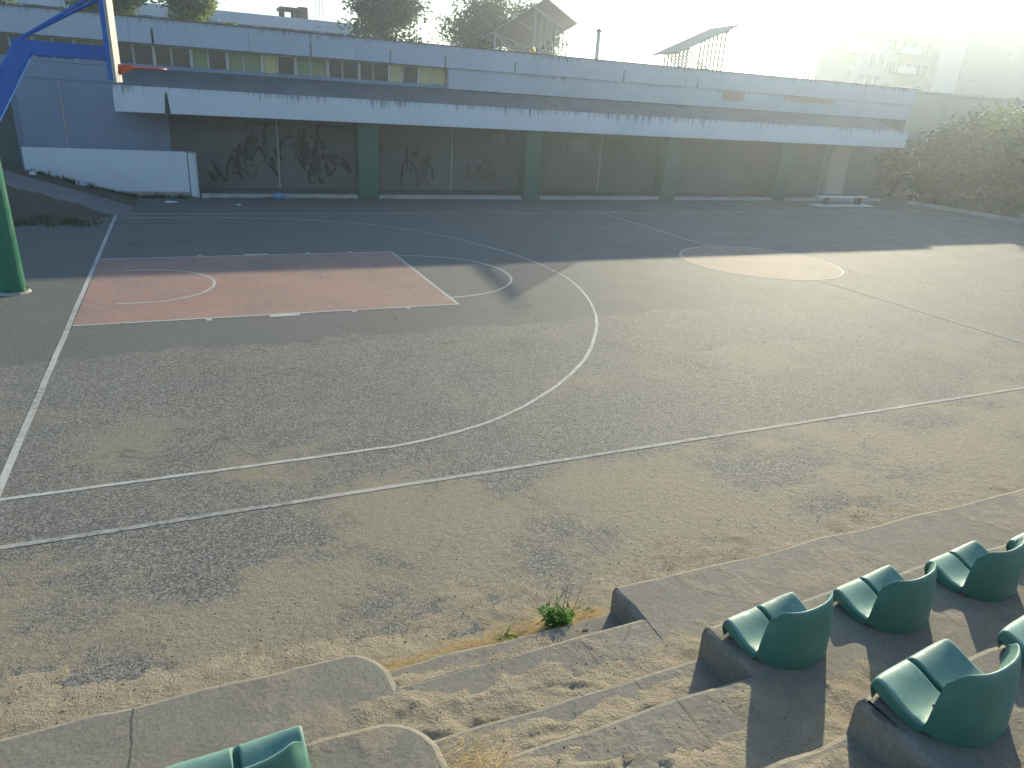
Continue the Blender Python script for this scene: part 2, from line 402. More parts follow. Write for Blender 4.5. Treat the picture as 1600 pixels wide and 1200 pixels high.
KL, KW, CX, CR = 5.73, 2.22, 14.31, 1.9
MB().add([(0.03, -KW+.03, .002), (KL-.03, -KW+.03, .002), (KL-.03, KW-.03, .002), (0.03, KW-.03, .002)], [(0, 1, 2, 3)]).build('painted_lane', MAT['red_paint'], ground, label='faded terracotta lane under the basket')
strip(line((-.02, -7.92), (-.02, 7.6)), .066, .0035, 'baseline', MAT['white_line'])
strip(line((-3, -7.89), (30, -7.89)), .055, .0035, 'sideline', MAT['dusty_line'])
strip(line((0.04, 7.75), (30, 7.75)), .05, .0035, 'sideline', MAT['thin_line'])
strip(line((0.03, -KW), (KL+.025, -KW)), .05, .0045, 'lane_line', MAT['thin_line'])
strip(line((0.03, KW), (KL+.025, KW)), .05, .0045, 'lane_line', MAT['thin_line'])
strip(line((KL, -KW+.03), (KL, KW-.03)), .06, .0045, 'free_throw_line', MAT['thin_line'])
for sy in (-1, 1):
    for xa, xb in ((1.75, 1.83), (2.65, 3.1), (3.9, 3.98), (4.8, 4.87)):
        MB().add([(xa, sy*(KW+.03), .0045), (xb, sy*(KW+.03), .0045), (xb, sy*(KW+.13), .0045), (xa, sy*(KW+.13), .0045)], [(0, 1, 2, 3)]).build('lane_mark', MAT['thin_line'], ground)
strip([(KL+.03 + 1.77*sin(t), 1.77*cos(t)) for t in [pi*i/40 for i in range(41)]], .05, .0035, 'free_throw_arc', MAT['thin_line'])
strip(line((.5, -1.15), (.85, -1.15), .1) + [(.85 + 1.12*sin(t), -1.15*cos(t)) for t in [pi*i/30 for i in range(1, 30)]] + line((.85, 1.15), (.5, 1.15), .1), .05, .0045, 'no_charge_arc', MAT['thin_line'])
tp = smooth_curve([(0.02, -7.13), (0.95, -7.13), (1.96, -7.13), (2.95, -7.12), (3.55, -7.09), (4.40, -6.86), (5.14, -6.46), (5.93, -5.85), (6.72, -5.02), (7.55, -3.80), (8.08, -2.68), (8.44, -1.57), (8.61, -.5), (8.58, .8), (8.34, 2.05), (7.93, 3.2), (7.45, 4.2), (6.8, 5.15), (5.75, 6.05), (4.2, 6.75), (2.3, 7.1), (0.1, 7.12)], 6)
strip(tp, .048, .0035, 'three_point_line', MAT['white_line'])
cc = [(CX + CR*cos(t), CR*sin(t)) for t in [2*pi*i/64 for i in range(64)]]
MB().add([(a, b, .002) for a, b in cc], [tuple(range(64))]).build('center_circle_fill', MAT['orange_paint'], ground, label='faded orange disc at centre court')
strip(cc, .055, .0045, 'center_circle_line', MAT['thin_line'], True)
strip(line((CX, CR), (CX, 7.7)), .05, .006, 'center_line', MAT['thin_line'])
strip(line((CX, -7.85), (CX, -CR+.35)), .05, .006, 'center_line', MAT['thin_line'])

# ------------------------------------------------------------------ terraces
H = 0.36
F = [-10.19, -11.04, -11.93, -12.80, -13.66, -14.52]      # fronts of the rows

def worn_block(poly, z0, z1, name, mat, parent, b=0.028, jit=0.008, seed=1):
    """a cast block with chipped, rounded top edges; poly counter-clockwise corners with corner radii"""
    rnd = random.Random(seed); pts = []; n = len(poly)
    for i, (x, y, r) in enumerate(poly):
        P0 = Vector(poly[i-1][:2]); P1 = Vector((x, y)); P2 = Vector(poly[(i+1) % n][:2])
        a = (P0-P1).normalized(); c = (P2-P1).normalized()
        if r > 0:
            s, e = P1 + a*r, P1 + c*r
            for k in range(7):
                t = k/6; pts.append((s*(1-t)**2 + P1*2*t*(1-t) + e*t*t))
        else: s = e = P1; pts.append(P1)
        r2_ = poly[(i+1) % n][2]; e2 = P2 - c*r2_
        L = (e2-e).length; k = int(L/.16)
        for q in range(1, k):
            pts.append(e.lerp(e2, q/k))
    N = len(pts); nor = []
    for i in range(N):
        d = (pts[(i+1) % N] - pts[i-1]).normalized(); nor.append(Vector((d.y, -d.x)))
    vv = []
    jj = [mnoise.noise(Vector((p.x*2.3, p.y*2.3, seed))) * jit*1.4 + rnd.uniform(-jit, jit)*.5 for p in pts]
    for ins, z in ((0, z0), (0, z1-b*1.1), (b*.28, z1-b*.35), (b, z1)):
        for i, p in enumerate(pts):
            q = p - nor[i]*(ins - jj[i]*(1 if z > z0 else .3))
            vv.append((q.x, q.y, z + (jj[i]*.4 if z0 < z < z1 else 0)))
    fs = [(k*N+i, k*N+(i+1) % N, (k+1)*N+(i+1) % N, (k+1)*N+i) for k in range(3) for i in range(N)]
    fs += [tuple(3*N+i for i in t_) for t_ in tessellate_polygon([[Vector((*vv[3*N+i][:2], 0)) for i in range(N)]])]
    o = MB().add(vv, fs).build(name, mat, parent)
    return o

XR = 3.95; XL = 2.42
terR = empty('concrete_terrace', (16, -12, 0), label='stepped concrete seating terrace right of the sandy stair', cat='terrace')
terL = empty('concrete_terrace', (-4, -12, 0), label='stepped concrete seating terrace left of the sandy stair', cat='terrace')
stair = empty('terrace_stair', (3.18, -11, 0), label='sand covered concrete stair between the two seating terraces', cat='stair')
YB = -15.4
for i in range(6):
    z1 = H*(i+1)
    y0 = F[i]; y1 = F[i+1]-.25 if i < 5 else YB
    worn_block([(XR, y1, 0), (30, y1, 0), (30, y0, 0), (XR, y0, .03)], -.1, z1, 'terrace_step', MAT['concrete'], terR, b=.034, jit=.014, seed=i+1)
    worn_block([(-9, y1, 0), (XL, y1, 0), (XL, y0, .30), (-9, y0, 0)], -.1, z1, 'terrace_step', MAT['concrete'], terL, b=.04, jit=.014, seed=i+11)

def sandy_tread(x0, x1, y0, y1, z, name, parent, amp=.03, seed=0, step=.022, mat='sand'):
    """a sand layer on a stair tread: trodden, with foot dents, thinner at the front edge"""
    rnd = random.Random(seed); nx = int((x1-x0)/step); ny = max(3, int((y1-y0)/step)); vv = []
    dents = [(rnd.uniform(x0, x1), rnd.uniform(y0, y1), rnd.uniform(-.6, .6), rnd.uniform(.10, .14), rnd.uniform(.035, .05)) for _ in range(int((x1-x0)*(y1-y0)*7)+1)]
    for j in range(ny+1):
        for i in range(nx+1):
            x = x0+(x1-x0)*i/nx; y = y0+(y1-y0)*j/ny
            back = (y1-y)/(y1-y0)                              # 1 at the riser behind
            h = amp*(-.42 + 1.35*back + .9*mnoise.noise(Vector((x*1.7, y*2.2, seed))) + .5*mnoise.noise(Vector((x*5, y*6, seed+3))) + .22*mnoise.noise(Vector((x*17, y*17, seed))) + .12*mnoise.noise(Vector((x*41, y*41, seed))))
            for dx, dy, an, la, lb in dents:
                u = ((x-dx)*cos(an) + (y-dy)*sin(an))/la; w = (-(x-dx)*sin(an) + (y-dy)*cos(an))/lb; q = u*u+w*w
                if q < 3: h += amp*(-.50*math.exp(-q*1.5) + .28*math.exp(-(q-1.6)**2*3))
            e = min(1, (y1-y)/.07)
            fx = .10 + .05*mnoise.noise(Vector((y*6, seed, 1)))
            e *= sstep(0, fx, x-x0-.02*mnoise.noise(Vector((y*15, 4, seed))))*sstep(0, fx*1.6, x1-x-.03*mnoise.noise(Vector((y*9, 7, seed))))
            h = h*e - .006*(1-e)
            vv.append((x, y, z + h))
    fs = [(j*(nx+1)+i, j*(nx+1)+i+1, (j+1)*(nx+1)+i+1, (j+1)*(nx+1)+i) for j in range(ny) for i in range(nx)]
    return MB().add(vv, fs).build(name, MAT[mat], parent, smooth=True)

ys = [(-10.20, .18), (-10.51, .36), (-11.06, .54), (-11.40, .72), (-11.95, .90), (-12.28, 1.08), (-12.82, 1.26), (-13.15, 1.44)]
for i, (y0, z1) in enumerate(ys):
    yb = ys[i+1][0]-.2 if i < len(ys)-1 else YB
    worn_block([(XL-.25, yb, 0), (XR+.15, yb, 0), (XR+.15 if i % 2 == 0 else XR+.3, y0, 0), (XL-.25, y0, 0)], -.12, z1 - .003, 'stair_step', MAT['steps'], stair, b=.03, jit=.012, seed=i+31)
    yn = ys[i+1][0] if i < len(ys)-1 else YB
    sd = sandy_tread((XL-.38 if i % 2 else XL-.06), XR + (.02 if i % 2 == 0 else .75), yn, y0-.02, z1-.002, 'sand_cover', stair, amp=[.018, .030, .034, .034, .03, .03, .02, .02][i], seed=i*7+2, step=.02 if i < 6 else .06)
    sd['kind'] = 'stuff'

# sand blown against the foot of the terraces
def drift(x0, x1, y0, y1, step, seed):
    nx = int((x1-x0)/step); ny = int((y1-y0)/step); vv = []
    for j in range(ny+1):
        for i in range(nx+1):
            x = x0+(x1-x0)*i/nx; y = y0+(y1-y0)*j/ny
            t = (y-y0)/(y1-y0)
            h = .052*(1-t)**1.6 - .022 + .030*mnoise.noise(Vector((x*1.1, y*1.6, seed))) + .012*mnoise.noise(Vector((x*4, y*5, seed))) + .007*mnoise.noise(Vector((x*13, y*15, seed))) + .004*mnoise.noise(Vector((x*38, y*38, seed)))
            if t > .8: h -= .05*(t-.8)/.2
            if x < x0+.3: h -= .05*(1-(x-x0)/.3)
            vv.append((x, y, h))
    fs = [(j*(nx+1)+i, j*(nx+1)+i+1, (j+1)*(nx+1)+i+1, (j+1)*(nx+1)+i) for j in range(ny) for i in range(nx)]
    return MB().add(vv, fs)
d = drift(-.5, 11, -10.20, -8.9, .03, 4).build('sand_drift', MAT['sand'], smooth=True, kind='stuff', label='loose sand blown against the foot of the terraces')

# ------------------------------------------------------------------ stadium seats
def make_seat():
    root = empty('stadium_seat')
    w = .266
    # profile from the front skirt over the pan and the back to the rear skirt: (depth behind the front, height)
    prof = [(.022, .008), (.007, .038), (.000, .064), (.004, .084), (.018, .097), (.042, .100), (.075, .092), (.112, .076), (.148, .060), (.180, .050), (.208, .048),
            (.236, .054), (.262, .073), (.283, .110), (.300, .165), (.314, .230), (.325, .286), (.334, .313), (.345, .318), (.355, .306), (.366, .258), (.377, .190), (.387, .115), (.394, .050), (.397, .002)]
    us = [-1, -.985, -.95, -.90, -.82, -.72, -.60, -.46, -.32, -.19, -.085, -.050, -.038, 0, .038, .050, .085, .19, .32, .46, .60, .72, .82, .90, .95, .985, 1]
    vv = []; nu = len(us)
    for k, (s, h) in enumerate(prof):
        for u in us:
            au = abs(u); x = u*w; y = -s; z = h
            t = sstep(.215, .325, s)                             # 0 on the pan, 1 on the back
            y += .016*au*au*t + (s-.205)*.50*au**3.0*t   # the back wraps round to the sides
            if 13 <= k <= 20: z -= (z-.06)*.20*sstep(.78, 1.0, au)**1.5
            x *= 1 - .16*t*max(0, min(1, (h-.03)/.29))           # the back narrows towards the top
            if k >= 19: x *= 1 - .04*au*au
            if k >= 21: x *= 1 - .14*(1-sstep(0, .19, h))
            if 3 <= k <= 10: z += .014*(au**2.5) - .008*(1-au**2)
            if k <= 4: y -= .018*au**4
            e = max(0, (au-.90)/.10)
            if 3 <= k <= 12: z -= .018*e**3; x -= math.copysign(.005*e**2, u)
            if 4 <= k <= 10 and au <= .045:                      # drain slot
                f = {4: .35, 10: .3}.get(k, 1)
                z -= (.048 if au < .03 else .043)*f
            vv.append((x, y, z))
    fs = [(k*nu+i, k*nu+i+1, (k+1)*nu+i+1, (k+1)*nu+i) for k in range(len(prof)-1) for i in range(nu-1)]
    for sgn, col in ((-1, 0), (1, nu-1)):                        # side skirts below the pan edges
        base = len(vv); K = 12
        for k in range(11, 17): fs.append((k*nu+col, (k+1)*nu+col, (34-k)*nu+col, (35-k)*nu+col))
        for k in range(K):
            x, y, z = vv[k*nu+col]; s_ = prof[k][0]
            zb = .046 - .30*max(0, s_-.015) if k > 1 else z-.003
            vv.append((x - sgn*.010, y, max(.002, min(z-.004, zb))))
        for k in range(K-1):
            a, b = k*nu+col, (k+1)*nu+col
            fs.append((a, b, base+k+1, base+k))
    o = MB().add(vv, fs).build('seat_shell', MAT['seat'], root, smooth=True)
    sd = o.modifiers.new('s', 'SUBSURF'); sd.levels = 1; sd.render_levels = 2
    for sx in (-1, 1):
        MB().tube([(sx*.11, -.205, .03), (sx*.11, -.205, .049), (sx*.11, -.205, .053)], [.012, .012, .007], 8).build('bolt', MAT['bolt'], root)
    return root

seat0 = make_seat()
spots = [((4.255, -11.072, .72), .125, 'green plastic stadium seat at the stair end of the lower seat row'),
         ((5.020, -11.075, .72), .13, 'green plastic stadium seat, second from the stair in the lower row'),
         ((5.800, -11.068, .72), .12, 'green plastic stadium seat, third from the stair in the lower row'),
         ((6.550, -11.080, .72), .13, 'green plastic stadium seat cut by the right photo edge in the lower row'),
         ((4.258, -11.905, 1.08), .125, 'large near green plastic seat at the stair end of the upper row'),
         ((5.065, -11.895, 1.08), .135, 'green plastic seat in the upper row, partly cut by the right photo edge'),
         ((1.61, -11.040, .72), .05, 'lone green plastic stadium seat left of the stair at the bottom edge')]
for i, (l, a, lb) in enumerate(spots):
    o = seat0 if i == 0 else copy_tree(seat0)
    o.location = l; o.rotation_euler.z = a
    tag(o, lb, 'stadium seat', 'green seats bolted to the terraces')

# ------------------------------------------------------------------ school building with canopy
bld = empty('school_building', (13, 13, 0), label='long low school building with white canopy, green columns and strip windows', cat='building')
X0, X1, WY = -6.0, 33.6, 12.5
wall = MB().box((-2.5, WY, 0), (X1, WY+.25, 3.57)).build('wall', MAT['shadewall'], bld)  # wall colour here carries the shade under the canopy
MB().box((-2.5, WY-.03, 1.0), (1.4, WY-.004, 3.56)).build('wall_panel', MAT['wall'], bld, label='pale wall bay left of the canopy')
MB().box((X0, WY+1.6, 0), (-2.52, WY+1.8, 3.57)).build('recess_wall', MAT['shadewall'], bld)
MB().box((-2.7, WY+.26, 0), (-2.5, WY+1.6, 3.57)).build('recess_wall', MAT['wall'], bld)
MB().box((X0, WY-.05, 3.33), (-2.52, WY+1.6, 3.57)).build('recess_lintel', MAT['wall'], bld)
for jx in (-1.40,):
    MB().box((jx-.02, WY-.045, 1.0), (jx+.02, WY-.026, 3.1)).build('wall_joint', MAT['pipe'], bld)
MB().box((-2.5, WY-.055, 3.12), (.1, WY-.026, 3.16)).build('wall_string', MAT['wall'], bld)
# floor and kerb of the arcade
MB().box((2.1, 10.98, -.1), (31.2, WY, .10)).build('arcade_floor', MAT['path'], bld)
xs = [2.1, 6.88, 12.85, 18.85, 24.65, 31.2]
colx = [7.23, 13.2, 19.2, 25.0]
for i in range(len(xs)-1):
    a = xs[i] if i == 0 else colx[i-1]+.36
    b = colx[i]-.36 if i < 4 else xs[-1]
    MB().box((a, 10.84, -.1), (b, 10.98, .125)).build('arcade_kerb', MAT['kerb'], bld, bevel=.012)
for cx in colx:
    MB().box((cx-.33, 10.80, 0), (cx+.33, 11.4, 2.44)).build('column', MAT['column'], bld, bevel=.02)
# canopy
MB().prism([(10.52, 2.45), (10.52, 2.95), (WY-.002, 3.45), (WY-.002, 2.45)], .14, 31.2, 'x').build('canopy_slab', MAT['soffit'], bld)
MB().prism([(10.5, 2.96), (10.5, 3.04), (WY-.01, 3.555), (WY-.01, 3.46)], .14, 31.2, 'x').build('canopy_roof', MAT['tar'], bld)
fas = MB().box((.1, 10.35, 2.39), (31.3, 10.5, 3.08)).build('fascia', MAT['fascia'], bld, bevel=.012)
MB().box((.1, 10.5, 2.39), (.137, WY-.06, 3.10)).build('fascia', MAT['fascia'], bld)
MB().tube([(1.42, 10.37, 2.97), (1.42, 10.22, 2.95)], .03, 8).build('drain_spout', MAT['pipe'], fas)
MB().prism([(1.39, 2.90), (1.45, 2.93), (1.50, 2.40), (1.35, 2.40)], 10.346, 10.349, 'y').build('drain_stain', m_simple('mould', (0.06, 0.065, 0.055), 0.9, var=.6), fas)
# strip windows
WX0, WX1 = X0, 10.45
MB().box((WX0, WY+.02, 3.575), (WX1, WY+.25, 3.68)).build('window_sill', MAT['wall'], bld)
MB().box((WX0, WY+.35, 3.575), (WX1, WY+.45, 4.25)).build('window_back', MAT['glass'], bld)
rw = random.Random(3)
k = 0; x = WX1 - .03; pitch = 1.03
lit_panes = {0: 'blind', 1: 'blind', 4: 'pane_light_green', 5: 'blind', 6: 'pane_light_green', 7: 'pane_light_green', 10: 'pane_light_green', 13: 'blind'}  # panes coloured bright for daylight showing through from the far side
while x - pitch > WX0:
    a, b = x-pitch, x
    wd = MB().box((a, WY+.10, 3.685), (a+.09, WY+.2, 4.248)).box((a+.09, WY+.10, 4.20), (b-.003, WY+.2, 4.248)).build('window', MAT['frame'], bld)
    MB().box((a+.5, WY+.11, 3.685), (a+.54, WY+.19, 4.198)).build('mullion', MAT['frame'], wd)
    MB().box((a+.092, WY+.155, 3.685), (a+.498, WY+.165, 4.198)).build('pane', MAT[lit_panes[k]] if k in lit_panes else MAT['glass'], wd)
    MB().box((a+.542, WY+.155, 3.685), (b-.004, WY+.165, 4.198)).build('pane', MAT[lit_panes[k]] if k in lit_panes and k % 2 == 0 else MAT['glass'], wd)
    x -= pitch; k += 1
# parapet and roof
for i in range(12):                                                  # cast parapet panels, butted with fine joints
    a = X0 + (X1-X0)*i/12; b = X0 + (X1-X0)*(i+1)/12
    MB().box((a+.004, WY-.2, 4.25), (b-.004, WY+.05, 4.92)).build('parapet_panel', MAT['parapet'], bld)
MB().box((X0, WY+.052, 4.252), (X1, 30.0, 4.60)).build('roof', MAT['tar'], bld)
MB().box((X0, WY-.22, 4.923), (X1, WY+.1, 4.955)).build('parapet_cap', MAT['cap'], bld)
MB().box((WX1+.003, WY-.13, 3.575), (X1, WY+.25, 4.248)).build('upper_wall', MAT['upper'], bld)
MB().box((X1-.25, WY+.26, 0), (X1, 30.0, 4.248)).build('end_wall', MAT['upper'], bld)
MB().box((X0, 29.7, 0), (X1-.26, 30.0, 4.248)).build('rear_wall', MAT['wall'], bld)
for a, b, c, e in ((22.4, 23.5, 3.85, 4.22), (25.7, 28.6, 4.02, 4.22)):
    wv = MB().box((a, WY-.16, c), (b, WY-.133, e)).build('shutter', MAT['brownpane'], bld)
for px, zz in ((1.21, 4.68), (5.77, 4.69), (8.37, 4.62), (10.3, 4.6), (12.93, 4.6), (17.5, 4.62), (21.0, 4.62)):
    ds = MB().tube([(px, WY-.19, zz), (px, WY-.28, zz-.01)], .035, 8).build('drain_spout', MAT['pipe'], bld)
    MB().prism([(px-.025, zz-.03), (px+.025, zz-.03), (px+.035, 4.26), (px-.035, 4.26)], WY-.2035, WY-.2015, 'y').build('drain_stain', bpy.data.materials['mould'] if px < 2 else MAT['soffit'], bld)
# pipes on the arcade wall, small openings and graffiti
for px in (4.6, 10.66, 16.9, 28.83, 29.25):
    MB().tube([(px, WY-.05, .12), (px, WY-.05, 2.3)], .035, 8).build('wall_pipe', MAT['pipe'], bld)
for a, b, c, e in ((15.43, 16.34, 1.61, 2.12), (12.3, 12.75, 1.75, 2.15)):
    MB().box((a, WY-.03, c), (b, WY-.004, e)).build('notice_board', MAT['soffit'], bld)
MB().box((29.32, WY-.1, .1), (30.4, WY-.01, 2.44)).build('light_door', MAT['lowwall'], bld)
gr = random.Random(12)
def graffiti(n, xa, xb, mats, thick):
    for _ in range(n):
        m = MB(); q = Vector((gr.uniform(xa, xb), 0, gr.uniform(.6, 1.8))); pts = []; an = gr.choice((1.2, 1.9, -1.3, .3)); tall = gr.uniform(.2, .55)
        for i in range(gr.randint(4, 9)):                        # angular strokes of a tag
            pts.append((q.x, WY-.008, max(.3, min(2.15, q.z))))
            an = an + gr.choice((2.3, -2.4, 2.8, .5, -.6)) + gr.uniform(-.3, .3); q = q + Vector((cos(an)*tall*.5 + .05, 0, sin(an)*tall))
        c = smooth_curve([(a[0], a[2]) for a in pts], 4)
        for i in range(len(c)-1):
            a, b = (c[i][0], WY-.008, c[i][1]), (c[i+1][0], WY-.008, c[i+1][1])
            if (Vector(b)-Vector(a)).length > .004: m.obox(a, b, .006 + i*.0001, thick*(.6 + .8*abs(sin(i*.35))), (0, 0, 1))
        m.build('graffiti', MAT[gr.choice(mats)], bld)
graffiti(34, 2.2, 6.3, ['graf_dark', 'graf_dark', 'graf_dark', 'graf_dark', 'graf_green', 'graf_dark'], .075)
graffiti(8, 7.8, 9.8, ['graf_dark', 'graf_green', 'graf_red'], .05)
graffiti(5, 11.0, 12.0, ['graf_red', 'graf_red'], .10)

# ------------------------------------------------------------------ white retaining wall, ramp and bank at the left
rw_ = empty('retaining_wall', (0, 10.95, 0), label='white painted low retaining wall with end post beside the ramp', cat='wall')
MB().box((-2.35, 10.88, .16), (1.80, 11.08, 1.33)).build('wall_slab', MAT['retain'], rw_, bevel=.015)
MB().box((1.825, 10.86, 0), (2.06, 11.12, 1.31)).build('end_post', MAT['retain'], rw_, bevel=.03)
MB().box((-2.35, 10.90, -.1), (1.815, 11.06, .158)).build('plinth', MAT['kerb'], rw_)
MB().tube([(2.03, 10.84, .02), (2.03, 10.84, 1.2), (1.98, 10.85, 1.3), (1.86, 10.86, 1.345)], .014, 6).build('conduit', MAT['steel'], rw_)

def bank_z(x, y):
    t = max(0, min(1, (.45-x)/3.2)); ramp = .86*t**1.15 + .10*max(0, -2.7-x)
    front = max(0, min(1, (y-(5.9 - .10*x + 1.6*max(0, x+.8)))/1.9)); front = front*front*(3-2*front)
    return ramp*front
vv = []; nx, ny = 60, 36
for j in range(ny+1):
    for i in range(nx+1):
        x = -9 + 9.6*i/nx; y = 5.4 + 5.5*j/ny
        z = bank_z(x, y); z += .05*mnoise.noise(Vector((x*1.5, y*1.5, 2)))*min(1, z*5) + .025*mnoise.noise(Vector((x*5, y*5, 2)))*min(1, z*5) - (.03 if z < .01 else 0)
        vv.append((x, y, z))
bank = MB().add(vv, [(j*(nx+1)+i, j*(nx+1)+i+1, (j+1)*(nx+1)+i+1, (j+1)*(nx+1)+i) for j in range(ny) for i in range(nx)]).build('bank', MAT['dirt'], smooth=True, kind='structure', label='dirt bank carrying the ramp by the white wall')
vv = []; n = 40
for i in range(n+1):
    t = i/n; x = .30 - 8.5*t; yc = 8.25 + .35*min(1, t*3) + .4*t
    for o_ in (-.92, -.8, 0, .8, .92):
        y = yc + o_ + .02*mnoise.noise(Vector((x*3, o_, 5)))
        vv.append((x, y, bank_z(x, y) + (.05 if abs(o_) < .9 else -.08) - .05*max(0, 1-t*8)))
MB().add(vv, [(i*5+j, i*5+j+1, (i+1)*5+j+1, (i+1)*5+j) for i in range(n) for j in range(4)]).build('ramp_path', MAT['path'], bank)

# ------------------------------------------------------------------ basketball stand
hoop = empty('basketball_stand', (-1.0, -.12, 0), label='green post with blue bent arm carrying a backboard and orange rim', cat='basketball hoop')
MB().tube([(-1.0, -.12, 0), (-1.0, -.12, .03), (-1.0, -.12, 1.1), (-1.0, -.12, 2.3)], [.20, .185, .175, .165], 24).build('post', MAT['green'], hoop, smooth=False)
MB().tube([(-1.0, -.12, .001), (-1.0, -.12, .035)], [.25, .22], 20).build('post_footing', MAT['kerb'], hoop)
MB().obox((-1.06, -.12, 2.28), (-.28, -.12, 3.60), .17, .26, (-1, 0, .5)).obox((-1.06, -.12, 2.15), (-1.06, -.12, 2.36), .17, .25, (1, 0, 0)).build('gooseneck', MAT['blue'], hoop, bevel=.02)
MB().obox((-.42, -.12, 3.59), (.80, -.12, 3.585), .16, .20).build('arm', MAT['blue'], hoop, bevel=.012)
for sy in (-.45, .25):
    MB().tube([(-.34, -.12, 3.68), (.80, -.12+sy, 4.36)], .022, 8).build('brace', MAT['blue'], hoop)
bp = MB().tube([(-1.0, -.12, .036), (-1.0, -.12, .05)], .215, 20).build('base_plate', MAT['green'], hoop)
for q in range(6):
    bx_, by_ = -1.0 + .198*cos(q*pi/3+.4), -.12 + .198*sin(q*pi/3+.4)
    MB().tube([(bx_, by_, .05), (bx_, by_, .075)], .011, 6).build('bolt', MAT['bolt'], bp)
fr = MB()
for y_ in (-.84, .44): fr.box((.80, y_-.03, 3.22), (.86, y_+.03, 4.70))
for z_ in (3.22, 3.62, 4.64): fr.box((.80, -.81, z_), (.86, .41, z_+.06))
fr.build('board_frame', MAT['blue'], hoop)
bb = MB().box((.862, -.90, 3.19), (.905, .50, 4.75)).build('backboard', MAT['board'], hoop, bevel=.008)
rm = MB()
rc = Vector((1.33, -.06, 3.42)); rr = .235
rm.tube([(rc.x + rr*cos(t), rc.y + rr*sin(t), rc.z) for t in [2*pi*i/28 for i in range(29)]], .012, 8, False)
rm.build('rim', MAT['rim'], hoop, smooth=True)
MB().box((.908, -.16, 3.30), (.93, .04, 3.45)).prism([(.93, 3.31), (.93, 3.435), (1.13, 3.435), (1.11, 3.40)], -.14, -.12, 'y').prism([(.93, 3.31), (.93, 3.435), (1.13, 3.435), (1.11, 3.40)], 0, .02, 'y').box((.93, -.14, 3.437), (1.12, .02, 3.447)).build('rim_bracket', MAT['rim'], hoop)

# ------------------------------------------------------------------ bench
bn = empty('bench', (27.1, 9.4, 0), label='long white backless bench with foot plank near the canopy end', cat='bench')
MB().box((25.70, 9.25, .345), (28.5, 9.55, .39)).build('seat', MAT['bench'], bn, bevel=.008)
MB().box((25.55, 9.0, .01), (28.65, 9.62, .045)).build('foot_plank', MAT['bench'], bn, bevel=.008)
for lx in (26.25, 28.05):
    MB().box((lx-.05, 9.28, .047), (lx+.05, 9.52, .343)).build('leg', MAT['graf_dark'], bn)

# kerb at the right edge of the yard
kb = empty('yard_kerb', (32, 4, 0), label='concrete kerb along the hedge at the right side', cat='kerb')
for i in range(14):
    MB().box((31.9, -4.0+i*1.0+.006, -.1), (32.1, -4.0+(i+1)*1.0-.006, .14)).build('kerb_stone', MAT['kerb'], kb, bevel=.015)

# ------------------------------------------------------------------ roof furniture
def solar_table(a0, az, tilt, L, Wd, sgn, nfr, label, zroof=4.6):
    az, tilt = radians(az), radians(tilt)
    root = empty('solar_panel_table', (a0[0], a0[1], zroof), label=label, cat='solar panel', group='solar panel tables on the roof')
    s = Vector((sin(az)*cos(tilt), cos(az)*cos(tilt), sin(tilt))); r = sgn*Vector((-cos(az), sin(az), 0)); nn = s.cross(r).normalized()
    if nn.z < 0: nn = -nn
    A = Vector(a0); nc = max(2, round(Wd/1.0)); nr = 2
    for i in range(nc):
        for j in range(nr):
            g = .012
            c = [A + r*(Wd*(i+a)/nc + (g if a == 0 else -g)) + s*(L*(j+b)/nr + (g if b == 0 else -g)) for a, b in ((0, 0), (1, 0), (1, 1), (0, 1))]
            up_ = [q + nn*.04 for q in c]
            pn = MB().add(c + up_, [(0, 1, 2, 3), (0, 4, 5, 1), (1, 5, 6, 2), (2, 6, 7, 3), (3, 7, 4, 0)]).build('panel', MAT['panelback'], root)
            MB().add([q + nn*.003 for q in up_], [(0, 1, 2, 3)]).build('panel_face', MAT['panelglass'], pn)
    for t in (.18, .8):
        MB().obox(A + s*L*t - nn*.05, A + s*L*t + r*Wd - nn*.05, .05, .08, nn).build('rail', MAT['steel'], root)
    for i in range(nfr):
        w = .25 + (Wd-.5)*i/(nfr-1)
        lo_ = A + s*L*.18 + r*w - nn*.10; hi = A + s*L*.8 + r*w - nn*.10
        MB().tube([lo_, (lo_.x, lo_.y, zroof)], .042, 6).build('leg', MAT['steel'], root)
        MB().tube([hi, (hi.x, hi.y, zroof)], .042, 6).build('leg', MAT['steel'], root)
        MB().tube([lo_ + Vector((0, 0, .0)), Vector((hi.x, hi.y, zroof+.05))], .03, 6).build('brace', MAT['steel'], root)
    return root
solar_table((14.57, 20.0, 5.84), 126.4, 30.6, 3.40, 9.7, 1, 8, 'tilted solar panel table showing its underside and legs beside the tree')
solar_table((21.1, 16.0, 5.54), 98, 25, 3.0, 2.5, -1, 7, 'pale tilted solar panel table on thin legs right of the chimney')
ch = empty('chimney_pipe', (18.45, 16.2, 4.6), label='thin dark metal chimney pipe with cap on the roof', cat='chimney')
MB().tube([(18.45, 16.2, 4.6), (18.45, 16.2, 6.27)], .085, 12).build('flue', MAT['steel'], ch)
MB().tube([(18.45, 16.2, 6.28), (18.45, 16.2, 6.31), (18.45, 16.2, 6.39)], [.13, .13, .03], 12).build('cap', MAT['graf_dark'], ch)
yc = empty('yellow_canister', (14.35, 14.0, 4.6), label='small yellow canister on the roof under the solar panels', cat='canister')
MB().tube([(14.35, 14.0, 4.6), (14.35, 14.0, 5.2), (14.35, 14.0, 5.26)], [.11, .11, .06], 12).build('body', MAT['yellow'], yc, smooth=False)
MB().tube([(14.35, 14.0, 5.255), (14.35, 14.0, 5.33)], .03, 8).build('valve', MAT['steel'], yc)
rb = empty('roof_box', (14.9, 14.2, 4.6), label='beige equipment box on the roof beside the yellow canister', cat='equipment box')
MB().box((14.65, 14.0, 4.6), (15.25, 14.5, 5.14)).build('body', MAT['box'], rb, bevel=.02)
